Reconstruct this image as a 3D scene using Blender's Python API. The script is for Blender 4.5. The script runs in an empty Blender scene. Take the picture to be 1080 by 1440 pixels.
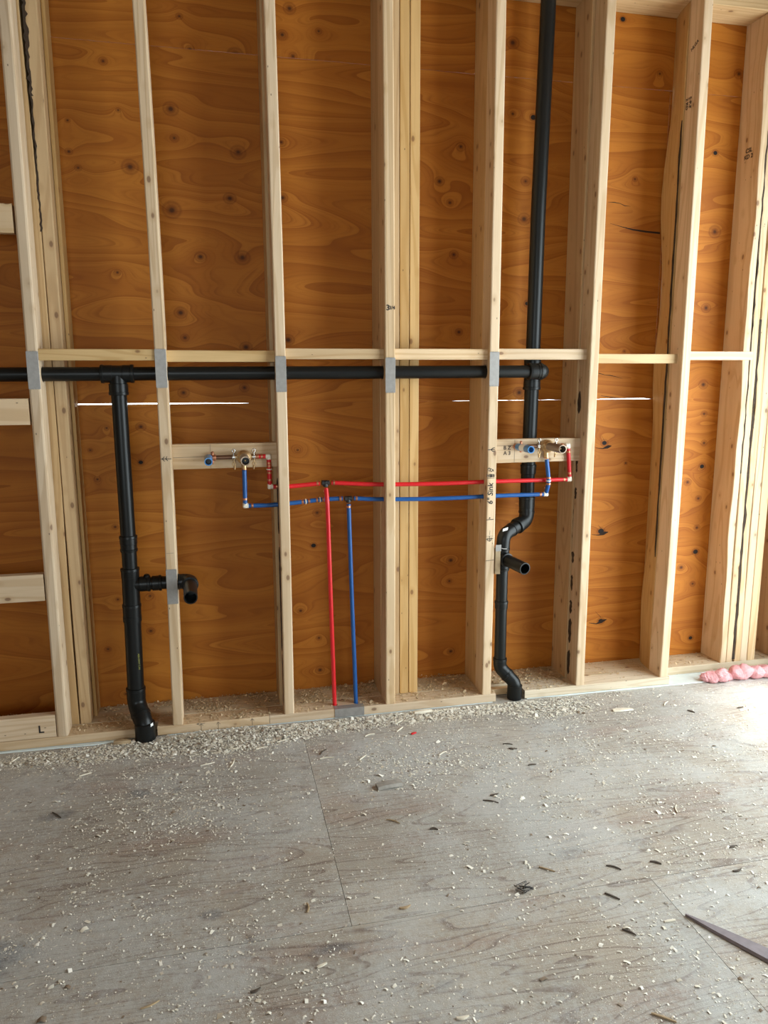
import bpy, bmesh, math, random
import numpy as np
from mathutils import Vector, Matrix
random.seed(7); rng = np.random.default_rng(11)
S = bpy.context.scene
COL = S.collection

# ------------------------------------------------------------------ camera
cam = bpy.data.cameras.new('camera'); co = bpy.data.objects.new('camera', cam); COL.objects.link(co)
yaw, pitch, roll = 0.220156, 0.177179, -0.003188
cy, sy, cp, sp = math.cos(yaw), math.sin(yaw), math.cos(pitch), math.sin(pitch)
fw = Vector((sy*cp, cy*cp, -sp)); rt = Vector((cy, -sy, 0)); up = rt.cross(fw)
r2 = math.cos(roll)*rt + math.sin(roll)*up; u2 = -math.sin(roll)*rt + math.cos(roll)*up
M = Matrix((( r2.x, u2.x, -fw.x, 0.57834), (r2.y, u2.y, -fw.y, -2.75347), (r2.z, u2.z, -fw.z, 1.31959), (0, 0, 0, 1)))
co.matrix_world = M
cam.sensor_fit = 'HORIZONTAL'; cam.sensor_width = 36.0; cam.lens = 1064.386/1080*36.0
cam.clip_start = 0.05; cam.clip_end = 200
S.camera = co

# ------------------------------------------------------------------ world, sun, exposure
w = bpy.data.worlds.new('overcast_sky'); S.world = w; w.use_nodes = True
bg = w.node_tree.nodes['Background']; bg.inputs[0].default_value = (0.84, 0.96, 1.0, 1); bg.inputs[1].default_value = 9.0
sun = bpy.data.lights.new('sun', 'SUN'); sun.energy = 12.0; sun.angle = 0.24; sun.color = (1.0, 0.95, 0.87)
so = bpy.data.objects.new('sun', sun); COL.objects.link(so)
so.rotation_euler = Vector((-0.25, 0.0, -1.0)).to_track_quat('-Z', 'Y').to_euler()
def portal(name, c, sx, sz, direction):
    l = bpy.data.lights.new(name, 'AREA'); l.shape = 'RECTANGLE'; l.size = sx; l.size_y = sz
    l.cycles.is_portal = True
    o = bpy.data.objects.new(name, l); COL.objects.link(o); o.location = c
    o.rotation_euler = Vector(direction).to_track_quat('-Z', 'Z').to_euler()
XR, XL, YF, ZC = 3.12, -2.2, -5.0, 2.80          # room extents; the photographed wall is at y = 0
DOOR = (-2.6, -0.16, 2.30)                        # opening in the right wall: y0, y1, height
WIN = (-0.9, 0.8, 0.85, 1.95)                     # opening in the wall behind the camera: x0, x1, z0, z1
portal('door_daylight', (XR+.06, (DOOR[0]+DOOR[1])/2, DOOR[2]/2), DOOR[1]-DOOR[0], DOOR[2], (-1, 0, 0))
portal('window_daylight', ((WIN[0]+WIN[1])/2, YF-.06, (WIN[2]+WIN[3])/2), WIN[1]-WIN[0], WIN[3]-WIN[2], (0, 1, 0))
vs = S.view_settings; vs.view_transform = 'Standard'; vs.look = 'None'; vs.gamma = 1.0; vs.use_curve_mapping = False
vs.exposure = -0.02

# ------------------------------------------------------------------ material helpers
class NT:
    def __init__(s, name):
        s.m = bpy.data.materials.new(name); s.m.use_nodes = True; s.t = s.m.node_tree
        s.b = s.t.nodes['Principled BSDF']
    def n(s, typ, **kw):
        x = s.t.nodes.new(typ)
        for k, v in kw.items(): setattr(x, k, v)
        return x
    def put(s, sock, v):
        if v is None: return
        if isinstance(v, bpy.types.NodeSocket): s.t.links.new(v, sock)
        else: sock.default_value = v
    def math(s, op, a, b=None, c=None, clamp=False):
        x = s.n('ShaderNodeMath', operation=op); x.use_clamp = clamp
        s.put(x.inputs[0], a); s.put(x.inputs[1], b); s.put(x.inputs[2], c); return x.outputs[0]
    def vec(s, op, a, b=None):
        x = s.n('ShaderNodeVectorMath', operation=op); s.put(x.inputs[0], a); s.put(x.inputs[1], b)
        return x.outputs[1] if op in ('LENGTH', 'DISTANCE', 'DOT_PRODUCT') else x.outputs[0]
    def noise(s, v, scale=1.0, detail=2.0, rough=0.5, dist=0.0):
        x = s.n('ShaderNodeTexNoise'); s.put(x.inputs['Vector'], v); x.inputs['Scale'].default_value = scale
        x.inputs['Detail'].default_value = detail; x.inputs['Roughness'].default_value = rough; x.inputs['Distortion'].default_value = dist
        return x.outputs[0]
    def vor(s, v, scale=1.0):
        x = s.n('ShaderNodeTexVoronoi'); s.put(x.inputs['Vector'], v); x.inputs['Scale'].default_value = scale; return x.outputs[0]
    def mix(s, f, a, b, typ='MIX'):
        x = s.n('ShaderNodeMix', data_type='RGBA', blend_type=typ)
        s.put(x.inputs[0], f); s.put(x.inputs[6], a); s.put(x.inputs[7], b); return x.outputs[2]
    def ss(s, v, lo, hi):                     # smooth step lo -> hi
        x = s.n('ShaderNodeMapRange', interpolation_type='SMOOTHSTEP'); s.put(x.inputs[0], v)
        x.inputs[1].default_value = lo; x.inputs[2].default_value = hi; return x.outputs[0]
    def obj(s): return s.n('ShaderNodeTexCoord').outputs['Object']
    def rand(s): return s.n('ShaderNodeObjectInfo').outputs['Random']
    def bump(s, h, strength, dist):
        x = s.n('ShaderNodeBump'); x.inputs['Strength'].default_value = strength; x.inputs['Distance'].default_value = dist
        s.put(x.inputs['Height'], h); s.t.links.new(x.outputs[0], s.b.inputs['Normal'])
    def fin(s, col, rough=0.6, metal=0.0, spec=None):
        s.put(s.b.inputs['Base Color'], col); s.put(s.b.inputs['Roughness'], rough); s.put(s.b.inputs['Metallic'], metal)
        if spec is not None: s.b.inputs['Specular IOR Level'].default_value = spec
        return s.m
def C(r, g, b): return (r, g, b, 1.0)
def plain(name, col, rough=0.6, metal=0.0, var=0.12, scale=30, spec=None):
    n = NT(name); f = n.noise(n.obj(), scale, 3)
    d = C(*[c*(1-var*2) for c in col]); l = C(*[min(1, c*(1+var)) for c in col])
    return n.fin(n.mix(f, d, l), rough, metal, spec)

def pine(name, axis, light, dark, knot=C(.16, .065, .025), grey=0.0):
    n = NT(name); v = n.obj(); r = n.rand()
    off = n.n('ShaderNodeCombineXYZ'); n.put(off.inputs[0], n.math('MULTIPLY', r, 37.3)); n.put(off.inputs[1], n.math('MULTIPLY', r, 51.7)); n.put(off.inputs[2], n.math('MULTIPLY', r, 71.9))
    v = n.vec('ADD', v, off.outputs[0])
    def sc(cross, along): return n.vec('MULTIPLY', v, (along, cross, cross) if axis == 'x' else (cross, cross, along))
    h = n.noise(sc(8, .45), 1, 2, .45, .6)
    ring = n.math('SINE', n.math('MULTIPLY', h, 70))
    ring = n.ss(ring, .1, 1.0)
    fib = n.noise(sc(230, 5), 1, 3, .6)
    blot = n.noise(sc(9, 1.6), 1, 3, .55)
    c = n.mix(n.math('MULTIPLY', ring, .45), light, dark)
    c = n.mix(n.math('MULTIPLY', n.ss(fib, .45, .8), .30), c, dark)
    c = n.mix(n.math('MULTIPLY', n.ss(blot, .45, .75), .28), c, C(dark[0]*.75, dark[1]*.72, dark[2]*.68))
    k = n.vor(sc(17, 10), 1)
    c = n.mix(n.math('MULTIPLY', n.ss(k, .30, .14), .35), c, dark)
    c = n.mix(n.math('MULTIPLY', n.ss(k, .14, .07), .75), c, knot)
    k2 = n.vor(n.vec('ADD', sc(30, 14), (3.3, 1.7, 9.1)), 1)
    c = n.mix(n.math('MULTIPLY', n.ss(k2, .065, .035), .8), c, C(.07, .04, .022))
    br = n.math('MULTIPLY_ADD', r, .22, .88)
    hs = n.n('ShaderNodeHueSaturation'); n.put(hs.inputs['Color'], c); n.put(hs.inputs['Value'], br)
    n.put(hs.inputs['Saturation'], n.math('MULTIPLY_ADD', n.math('FRACT', n.math('MULTIPLY', r, 7.7)), .22, .86 - grey))
    n.bump(n.math('ADD', n.math('MULTIPLY', fib, .5), ring), .12, .002)
    return n.fin(hs.outputs[0], n.math('MULTIPLY_ADD', blot, .2, .5), 0, .35)

def plywood(name, plane, knots, holes, seed, cA, cB, cD):
    """rotary cut softwood face veneer: grain runs along x, nested contour figure around the listed knots"""
    n = NT(name); v = n.obj()
    sep = n.n('ShaderNodeSeparateXYZ'); n.put(sep.inputs[0], v); X = sep.outputs[0]; Z = sep.outputs[2] if plane == 'xz' else sep.outputs[1]
    cb = n.n('ShaderNodeCombineXYZ'); n.put(cb.inputs[0], X); n.put(cb.inputs[1], Z); P = cb.outputs[0]
    wob = n.noise(n.vec('MULTIPLY', P, (3.0, 9.0, 1)), 1, 2)
    def field(lst, asp):
        D = None
        for (x, z, rr) in lst:
            d = n.vec('LENGTH', n.vec('MULTIPLY', n.vec('SUBTRACT', P, (x, z, 0)), (1/(rr*asp), 1/rr, 0)))
            D = d if D is None else n.math('MINIMUM', D, d)
        return D
    D = field(knots + holes, 1.15)
    h = n.noise(n.vec('ADD', n.vec('MULTIPLY', P, (.75, 5.2, 1)), (seed*3.1, seed*5.7, seed)), 1, 1.6, .35, .30)
    if D is not None:
        sw = n.math('POWER', 2.718, n.math('MULTIPLY', D, -.42))
        h = n.math('MULTIPLY_ADD', sw, .10, h)
    saw = n.math('FRACT', n.math('MULTIPLY', h, 10.0))
    fine = n.math('SINE', n.math('MULTIPLY', h, 330.0))
    fib = n.noise(n.vec('MULTIPLY', P, (11, 300, 1)), 1, 3, .65)
    blot = n.noise(n.vec('ADD', n.vec('MULTIPLY', P, (1.6, 2.6, 1)), (seed*1.3, seed*2.9, 0)), 1, 3, .55)
    c = n.mix(n.ss(saw, .0, 1.0), cA, cB)
    c = n.mix(n.math('MULTIPLY', n.ss(saw, .86, .98), .30), c, cD)
    c = n.mix(n.math('MULTIPLY', n.ss(fine, .45, 1), .14), c, cD)
    lines = n.math('FRACT', n.math('MULTIPLY', h, 31.0))
    c = n.mix(n.math('MULTIPLY', n.math('MULTIPLY', n.ss(lines, .72, .97), n.ss(n.noise(n.vec('MULTIPLY', P, (2.5, 14, 1)), 1, 2), .42, .62)), .42), c, cD)
    c = n.mix(n.math('MULTIPLY', n.ss(fib, .5, .85), .35), c, cD)
    c = n.mix(n.math('MULTIPLY', n.ss(blot, .42, .72), .30), c, cD)
    if D is not None:
        Dn = n.math('ADD', D, n.math('MULTIPLY_ADD', wob, .5, -.25))
        ringk = n.math('MULTIPLY', n.ss(n.math('ABSOLUTE', n.math('SUBTRACT', Dn, .95)), .25, .03), .35)
        c = n.mix(n.math('MULTIPLY', n.ss(Dn, 1.0, .35), .6), c, C(cD[0]*.55, cD[1]*.40, cD[2]*.32))
        c = n.mix(ringk, c, C(cD[0]*.5, cD[1]*.36, cD[2]*.3))
        c = n.mix(n.math('MULTIPLY', n.ss(Dn, .45, .10), .8), c, C(.035, .012, .005))
    if holes:
        H = n.math('ADD', field(holes, 1.2), n.math('MULTIPLY_ADD', wob, .8, -.4))
        c = n.mix(n.ss(H, .75, .5), c, C(.012, .008, .006))
    n.bump(n.math('ADD', n.math('MULTIPLY', saw, .6), fib), .12, .0015)
    return n.fin(c, n.math('MULTIPLY_ADD', fib, .15, .52), 0, .22)

# ------------------------------------------------------------------ materials
PL, PD = C(.68, .50, .315), C(.48, .295, .135)
pine_z = pine('pine_upright', 'z', PL, PD)
pine_x = pine('pine_flat', 'x', PL, PD)
rear_dim_z = pine('dimmed_rear_upright', 'z', C(.57, .37, .17), C(.42, .235, .08))  # rear lumber: dimmer light and warm bounce put into the colour
fir_x = pine('fir_flat', 'x', C(.64, .44, .22), C(.46, .27, .10))
pale_x = pine('dusty_pine_flat', 'x', C(.66, .54, .38), C(.48, .35, .20))
bark = plain('bark', (.055, .032, .018), .9, 0, .4, 60)
galv = plain('galvanised_steel', (.34, .32, .30), .5, .45, .14, 70)
abs_m = plain('black_abs', (.0075, .0080, .0078), .36, 0, .1, 40, .28)
abs_in = plain('black_abs_bore', (.006, .006, .006), .6, 0, .1, 40)
red_m = plain('red_pex', (.62, .012, .018), .32, 0, .06, 50)
blue_m = plain('blue_pex', (.010, .088, .30), .32, 0, .06, 50)
copper = plain('copper', (.62, .27, .15), .35, .9, .12, 60)
brass = plain('brass', (.60, .40, .20), .38, .9, .15, 90)
chrome = plain('chrome', (.70, .68, .64), .22, 1.0, .05, 40)
bronze = plain('bronze_sleeve', (.33, .245, .18), .35, .6, .1, 60)
ivory = plain('ivory_plastic', (.80, .73, .60), .4, 0, .08, 50)
aged = plain('aged_copper', (.22, .115, .07), .4, .7, .2, 60)
black_p = plain('black_plastic', (.018, .016, .016), .45, 0, .1, 50)
cap_blue = plain('blue_test_cap', (.05, .22, .50), .35, 0, .08, 50)
label_w = plain('white_sticker', (.80, .80, .78), .5, 0, .05, 80)
ink = plain('black_marker', (.018, .015, .015), .7, 0, .1, 80)
pencil = plain('pencil', (.12, .10, .085), .7, 0, .1, 80)
stamp = plain('ink_stamp', (.07, .05, .04), .7, 0, .2, 80)
yellow_ink = plain('yellow_print', (.20, .19, .03), .6, 0, .1, 80)
gask = plain('sill_gasket', (.66, .74, .74), .55, 0, .06, 25)
crack_m = plain('open_split', (.020, .009, .004), .9, 0, .2, 40)
greywood = plain('weathered_offcut', (.33, .30, .26), .75, 0, .2, 60)
purplewood = plain('stained_lath', (.235, .195, .205), .65, 0, .22, 40)
chip_pale = plain('pale_splinter', (.80, .72, .58), .7, 0, .15, 60)
chip_tan = plain('tan_splinter', (.46, .33, .19), .7, 0, .2, 60)
chip_dark = plain('dark_splinter', (.10, .075, .055), .8, 0, .3, 60)
wire_m = plain('tie_wire', (.06, .055, .05), .5, .5, .2, 60)

def pink_mat():
    n = NT('pink_fibreglass'); v = n.obj(); a = n.noise(v, 60, 4, .7); b = n.noise(v, 300, 2, .6)
    c = n.mix(a, C(.70, .28, .30), C(.90, .52, .53)); n.bump(n.math('ADD', a, b), .8, .006)
    return n.fin(c, .95, 0, .1)
pink = pink_mat()

def floor_mat():
    n = NT('dusty_subfloor_plywood'); v = n.obj()
    sep = n.n('ShaderNodeSeparateXYZ'); n.put(sep.inputs[0], v)
    cb = n.n('ShaderNodeCombineXYZ'); n.put(cb.inputs[0], sep.outputs[0]); n.put(cb.inputs[1], sep.outputs[1]); n.put(cb.inputs[2], n.math('MULTIPLY', n.rand(), 9.0)); P = cb.outputs[0]
    h = n.noise(n.vec('MULTIPLY', P, (.7, 6.0, 1)), 1, 2, .45, .3)
    saw = n.math('FRACT', n.math('MULTIPLY', h, 22.0))
    line = n.ss(saw, .70, .97)
    line = n.math('MULTIPLY', line, n.ss(saw, 1.0, .96))
    fib = n.noise(n.vec('MULTIPLY', P, (10, 260, 1)), 1, 2, .6)
    blot = n.noise(P, 2.2, 4, .6)
    c = n.mix(n.ss(blot, .35, .65), C(.41, .350, .275), C(.34, .305, .255))
    red = n.ss(n.noise(n.vec('MULTIPLY', P, (2.2, 11, 1)), 1, 3, .5), .50, .70)
    c = n.mix(n.math('MULTIPLY', red, .5), c, C(.31, .205, .155))
    c = n.mix(n.math('MULTIPLY', line, .8), c, C(.155, .105, .08))
    c = n.mix(n.math('MULTIPLY', n.ss(fib, .42, .75), .45), c, C(.19, .15, .12))
    st = n.ss(n.noise(n.vec('ADD', P, (4.1, 2.3, 0)), 3.1, 4, .62), .66, .80)
    c = n.mix(n.math('MULTIPLY', st, .75), c, C(.10, .105, .115))
    for (x, y, rx, ry, s) in ((.02, -1.06, .11, .07, .75), (.06, -.47, .06, .03, .6), (.30, -.40, .05, .03, .7), (.42, -.40, .03, .02, .4), (1.50, -.99, .07, .03, .45), (.52, -1.02, .03, .025, .5), (.80, -1.20, .06, .02, .55), (1.02, -1.36, .03, .02, .4), (1.72, -.99, .06, .03, .3)):
        d = n.vec('LENGTH', n.vec('MULTIPLY', n.vec('SUBTRACT', cb.outputs[0], (x, y, 0)), (1/rx, 1/ry, 0)))
        d = n.math('ADD', d, n.math('MULTIPLY_ADD', n.noise(P, 26, 3), 1.2, -.6))
        c = n.mix(n.math('MULTIPLY', n.ss(d, 1.2, .3), s), c, C(.075, .085, .10))
    dust = n.ss(n.math('ADD', n.math('MULTIPLY', n.noise(n.vec('ADD', P, (7.7, 0, 0)), 2.6, 5, .65), .75), n.math('MULTIPLY', n.noise(P, 70, 3, .7), .35)), .44, .70)
    near = n.ss(sep.outputs[1], -.75, -.05)
    dust = n.math('MULTIPLY', n.math('ADD', dust, n.math('MULTIPLY', near, .35)), .60, clamp=True)
    c = n.mix(dust, c, C(.53, .545, .53))
    speck = n.ss(n.noise(P, 330, 2, .6), .58, .70)
    speck = n.math('MULTIPLY', speck, n.ss(n.noise(P, 9, 3, .6), .34, .60))
    c = n.mix(n.math('MULTIPLY', speck, .8), c, C(.72, .70, .64))
    n.bump(n.math('ADD', n.math('MULTIPLY', fib, .3), n.math('ADD', n.math('MULTIPLY', speck, 1.2), n.noise(P, 160, 3, .6))), .35, .0025)
    return n.fin(c, .62, 0, .35)
floor_m = floor_mat()

def chip_mat():
    n = NT('sawdust_chips'); r = n.n('ShaderNodeNewGeometry').outputs['Random Per Island']
    c = n.mix(r, C(.66, .60, .48), C(.92, .88, .79))
    c = n.mix(n.ss(r, .10, .03), c, C(.22, .16, .11))
    return n.fin(c, .75, 0, .2)
chip_m = chip_mat()
def shaded_chip_mat():
    n = NT('shaded_bay_sawdust'); r = n.n('ShaderNodeNewGeometry').outputs['Random Per Island']  # darker, browner copy of the sawdust: shade of the bays put into the colour
    return n.fin(n.mix(r, C(.42, .29, .15), C(.74, .58, .38)), .75, 0, .2)
shaded_chip_m = shaded_chip_mat()

# ------------------------------------------------------------------ mesh helpers
class MB:
    def __init__(s): s.v = []; s.f = []; s.sm = []
    def add(s, vs, fs, smooth=False):
        o = len(s.v); s.v += [tuple(p) for p in vs]; s.f += [tuple(i+o for i in f) for f in fs]; s.sm += [smooth]*len(fs); return s
    def box(s, x0, x1, y0, y1, z0, z1, b=0.0):
        if b <= 0:
            v = [(x, y, z) for z in (z0, z1) for y in (y0, y1) for x in (x0, x1)]
            return s.add(v, [(0,2,3,1), (4,5,7,6), (0,1,5,4), (2,6,7,3), (0,4,6,2), (1,3,7,5)])
        L = sorted(((x1-x0, 0), (y1-y0, 1), (z1-z0, 2)))[-1][1]
        lo = (x0, y0, z0); hi = (x1, y1, z1)
        return s.bar([lo, hi], L, b)
    def bar(s, lohi, L, b, n=2):
        lo, hi = lohi; A, B = [i for i in range(3) if i != L]
        if L == 1: A, B = B, A
        ring = []
        for ca, cb_, a0 in ((1, 1, 0), (0, 1, 90), (0, 0, 180), (1, 0, 270)):
            for k in range(n+1):
                t = math.radians(a0 + 90*k/n)
                ring.append(((hi[A]-b if ca else lo[A]+b) + b*math.cos(t), (hi[B]-b if cb_ else lo[B]+b) + b*math.sin(t)))
        def pt(q, l):
            p = [0, 0, 0]; p[A], p[B], p[L] = q[0], q[1], l; return p
        return s.loft([[pt(q, lo[L]) for q in ring], [pt(q, hi[L]) for q in ring]])
    def loft(s, rings, smooth=False, caps=True):
        n = len(rings[0]); v = [p for r in rings for p in r]; f = []
        for i in range(len(rings)-1):
            for j in range(n):
                k = (j+1) % n; f.append((i*n+j, i*n+k, (i+1)*n+k, (i+1)*n+j))
        s.add(v, f, smooth)
        if caps:
            s.add(rings[0], [tuple(reversed(range(n)))]); s.add(rings[-1], [tuple(range(n))])
        return s
    def lathe(s, p0, d, prof, seg=22, caps=True):
        """prof: list of (distance along d, radius)"""
        p0 = Vector(p0); d = Vector(d).normalized()
        a = d.orthogonal().normalized(); b = d.cross(a)
        rings = [[p0 + d*t + (a*math.cos(2*math.pi*k/seg) + b*math.sin(2*math.pi*k/seg))*r for k in range(seg)] for t, r in prof]
        for i in range(len(rings)-1):
            s.loft(rings[i:i+2], True, False)
        if caps:
            s.add(rings[0], [tuple(reversed(range(seg)))]); s.add(rings[-1], [tuple(range(seg))])
        return s
    def tube(s, pts, r, seg=20, caps=True):
        pts = [Vector(p) for p in pts]; rings = []
        t0 = (pts[1]-pts[0]).normalized(); a = t0.orthogonal().normalized()
        for i, p in enumerate(pts):
            t = ((pts[i]-pts[i-1]).normalized() if i else t0) + ((pts[i+1]-pts[i]).normalized() if i < len(pts)-1 else Vector())
            t.normalize(); a = (a - t*a.dot(t)).normalized(); b = t.cross(a)
            rr = r[i] if isinstance(r, (list, tuple)) else r
            rings.append([p + (a*math.cos(2*math.pi*k/seg) + b*math.sin(2*math.pi*k/seg))*rr for k in range(seg)])
        s.loft(rings, True, False)
        if caps:
            s.add(rings[0], [tuple(reversed(range(seg)))]); s.add(rings[-1], [tuple(range(seg))])
        return s
    def build(s, name, mat, parent=None, loc=None):
        me = bpy.data.meshes.new(name); me.from_pydata(s.v, [], s.f)
        me.polygons.foreach_set('use_smooth', s.sm); me.update()
        me.materials.append(mat)
        o = bpy.data.objects.new(name, me); COL.objects.link(o)
        if parent is not None: o.parent = parent
        if loc is not None: o.location = loc
        return o
def hollow(mb, p0, p1, ro, ri, depth=.09, seg=24):
    """pipe from p0 to p1, open at p1"""
    p0, p1 = Vector(p0), Vector(p1); d = (p1-p0); L = d.length
    mb.lathe(p0, d, [(0, ro), (L, ro)], seg, False); mb.lathe(p0, d, [(L, ro), (L+.0002, ri)], seg, False)
    mb.lathe(p0, d, [(L, ri), (L-depth, ri)], seg, False); mb.lathe(p0, d, [(L-depth, ri), (L-depth, .0005)], seg, False)
    return mb
def arc(p, a, b, r, n=8):
    """points rounding the corner p between directions a (in) and b (out)"""
    p, a, b = Vector(p), Vector(a).normalized(), Vector(b).normalized()
    ang = a.angle(b); k = r*math.tan(ang/2); s0 = p - a*k; c = s0 + (b - a*b.dot(a)).normalized()*r
    out = []
    ax = a.cross(b).normalized()
    for i in range(n+1): out.append(c + Matrix.Rotation(ang*i/n, 3, ax) @ (s0-c))
    return out
def tag(o, label=None, cat=None, group=None, kind=None):
    if label: o['label'] = label
    if cat: o['category'] = cat
    if group: o['group'] = group
    if kind: o['kind'] = kind
    return o
def empty(name, loc=(0, 0, 0), **kw):
    o = bpy.data.objects.new(name, None); COL.objects.link(o); o.location = loc; o.empty_display_size = .1
    return tag(o, **kw)
def drill(o, holes):
    """real holes: list of (p0, p1, radius) in the object's own coordinates"""
    mb = MB()
    for p0, p1, r in holes:
        d = Vector(p1)-Vector(p0); mb.lathe(p0, d, [(0, r), (d.length, r)], 20)
    c = mb.build('drill_bit', o.data.materials[0]); c.location = o.location
    bpy.context.view_layer.update()
    bm = bmesh.new(); bm.from_mesh(c.data); bmesh.ops.remove_doubles(bm, verts=bm.verts, dist=1e-5); bmesh.ops.recalc_face_normals(bm, faces=bm.faces); bm.to_mesh(c.data); bm.free()
    bm = bmesh.new(); bm.from_mesh(o.data); bmesh.ops.remove_doubles(bm, verts=bm.verts, dist=1e-5); bmesh.ops.recalc_face_normals(bm, faces=bm.faces); bm.to_mesh(o.data); bm.free()
    md = o.modifiers.new('b', 'BOOLEAN'); md.operation = 'DIFFERENCE'; md.object = c; md.solver = 'EXACT'
    dg = bpy.context.evaluated_depsgraph_get()
    me = bpy.data.meshes.new_from_object(o.evaluated_get(dg)); o.modifiers.clear(); o.data = me
    bpy.data.objects.remove(c)
def text(s, mat, parent, p, size, rot, name='marker_writing', shear=0.0):
    """flat lettering; rot = euler in world axes; returned as a mesh part"""
    cu = bpy.data.curves.new(name, 'FONT'); cu.body = s; cu.size = size; cu.align_x = 'CENTER'; cu.align_y = 'CENTER'; cu.extrude = .0002; cu.shear = shear; cu.offset = size*.02; cu.resolution_u = 3
    t = bpy.data.objects.new(name, cu); COL.objects.link(t)
    me = bpy.data.meshes.new_from_object(t.evaluated_get(bpy.context.evaluated_depsgraph_get()))
    bpy.data.objects.remove(t); me.materials.append(mat)
    o = bpy.data.objects.new(name, me); COL.objects.link(o)
    o.parent = parent; o.rotation_euler = rot
    o.location = Vector(p) - (parent.location if parent else Vector())
    return o
def strokes(lines, mat, parent, name='marker_mark', wd=.0022, plane='front', off=0.0006):
    """hand drawn strokes: polylines of (x, z) in world metres on the plane y = -off (front)"""
    mb = MB()
    for ln in lines:
        for (a, b) in zip(ln[:-1], ln[1:]):
            d = Vector((b[0]-a[0], 0, b[1]-a[1])); d.normalize(); q = Vector((-d.z, 0, d.x))*wd/2
            A = Vector((a[0], -off, a[1]))-d*wd*.3; B = Vector((b[0], -off, b[1]))+d*wd*.3; k = Vector((0, off*.9, 0))
            ring0 = [A+q, A-q, A-q+k, A+q+k]; ring1 = [B+q, B-q, B-q+k, B+q+k]
            mb.loft([ring0, ring1])
    o = mb.build(name, mat); o.parent = parent; o.location = -parent.location
    return o

# ------------------------------------------------------------------ setting: floor
floor = empty('floor', (0, 0, -.019), kind='structure')
fb = MB().box(XL-.2, XR+.2, YF-.2, .26, -.079, -.0195).build('subfloor_deck', plain('dark_underside', (.16, .14, .11), .9)); fb.parent = floor; fb.location = (0, 0, .019)
g = .0006
rows = [(-1.135, .26, [-4.02, -1.583, .857, 3.297, 5.7]), (-2.354, -1.135, [-3.21, -.77, 1.665, 4.1]), (-3.573, -2.354, [-4.02, -1.583, .857, 3.297, 5.7]), (-5.2, -3.573, [-3.21, -.77, 1.665, 4.1])]
for y0, y1, xs in rows:
    for a, b in zip(xs[:-1], xs[1:]):
        a2, b2 = max(a, XL-.2), min(b, XR+.2)
        if b2 <= a2: continue
        MB().box(a2+g, b2-g, y0+g, y1-g, -.019, 0, .0012).build('floor_panel', floor_m, floor, (0, 0, .019))

# ------------------------------------------------------------------ setting: sheathed wall (photographed wall)
YS = .229
wall = empty('wall_back', (0, YS, 0), kind='structure')
cA, cB, cD = C(.47, .168, .020), C(.38, .121, .012), C(.22, .057, .006)
mid_k = [(0.477, 2.254, 0.0222), (0.484, 2.158, 0.0139), (0.328, 2.053, 0.025), (0.707, 2.124, 0.025), (0.671, 1.963, 0.0194), (0.464, 1.913, 0.0278), (0.557, 1.755, 0.0167), (0.709, 1.757, 0.025), (0.263, 1.692, 0.0111), (0.477, 1.554, 0.0194), (0.488, 1.464, 0.0139), (0.711, 1.431, 0.0194), (0.127, 2.093, 0.0111), (0.154, 2.041, 0.0111), (0.13, 2.194, 0.0083), (0.299, 2.238, 0.0083), (0.259, 2.392, 0.0139), (0.864, 2.167, 0.0167), (0.863, 1.974, 0.0167), (0.871, 1.459, 0.0194), (1.554, 2.192, 0.0167), (1.47, 2.061, 0.0167), (1.513, 1.985, 0.0139), (1.531, 1.792, 0.0167), (1.557, 1.494, 0.0139), (1.764, 2.323, 0.0111), (1.825, 2.079, 0.0194), (1.823, 1.937, 0.0222), (2.302, 2.111, 0.0111), (2.688, 1.92, 0.025), (2.672, 1.606, 0.0194), (2.294, 1.422, 0.0083), (2.685, 1.28, 0.0194), (1.823, 1.252, 0.0222), (0.7, 1.279, 0.0167), (0.473, 1.262, 0.0194), (-.16, 1.70, .02), (-.21, 1.58, .014)]
mid_h = [(1.85, 2.316, 0.0139), (1.846, 1.61, 0.0139), (2.665, 2.232, 0.0139)]
up_k = [(1.756, 2.576, 0.0222), (2.388, 2.514, 0.0111), (2.749, 2.541, 0.0194), (0.905, 2.616, 0.0194), (0.877, 2.528, 0.0167), (1.009, 2.551, 0.0111), (0.552, 2.452, 0.0139), (0.709, 2.446, 0.025), (0.521, 2.556, 0.0111), (0.914, 2.46, 0.0139)]
up_h = [(2.214, 2.698, 0.0111)]
low_k = [(0.19, 1.134, 0.0083), (0.312, 1.137, 0.0167), (0.127, 1.053, 0.0083), (0.145, 0.943, 0.0111), (0.197, 0.759, 0.0111), (0.309, 0.479, 0.0139), (0.189, 0.473, 0.0083), (0.304, 0.337, 0.0139), (0.14, 0.275, 0.0111), (0.195, 0.084, 0.0083), (0.898, 1.035, 0.0111), (0.97, 0.781, 0.0167), (0.895, 0.376, 0.0111), (0.968, 0.254, 0.0111), (0.97, 0.114, 0.0167), (1.53, 0.462, 0.0111), (1.535, 0.552, 0.0167), (1.54, 0.147, 0.0139), (2.699, 1.152, 0.0139), (2.709, 1.023, 0.0139), (2.64, 0.849, 0.0167), (2.7, 0.773, 0.0139), (2.703, 0.638, 0.0139), (2.637, 0.456, 0.0167), (2.702, 0.375, 0.0139), (2.329, 0.944, 0.0083)]
low_h = [(0.304, 1.003, 0.0111), (0.953, 0.647, 0.0125), (2.222, 1.034, 0.0167), (2.226, 0.645, 0.0167), (2.247, 0.231, 0.0167), (2.707, 0.918, 0.0167), (2.705, 0.526, 0.0167), (2.711, 0.113, 0.0139)]
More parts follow.
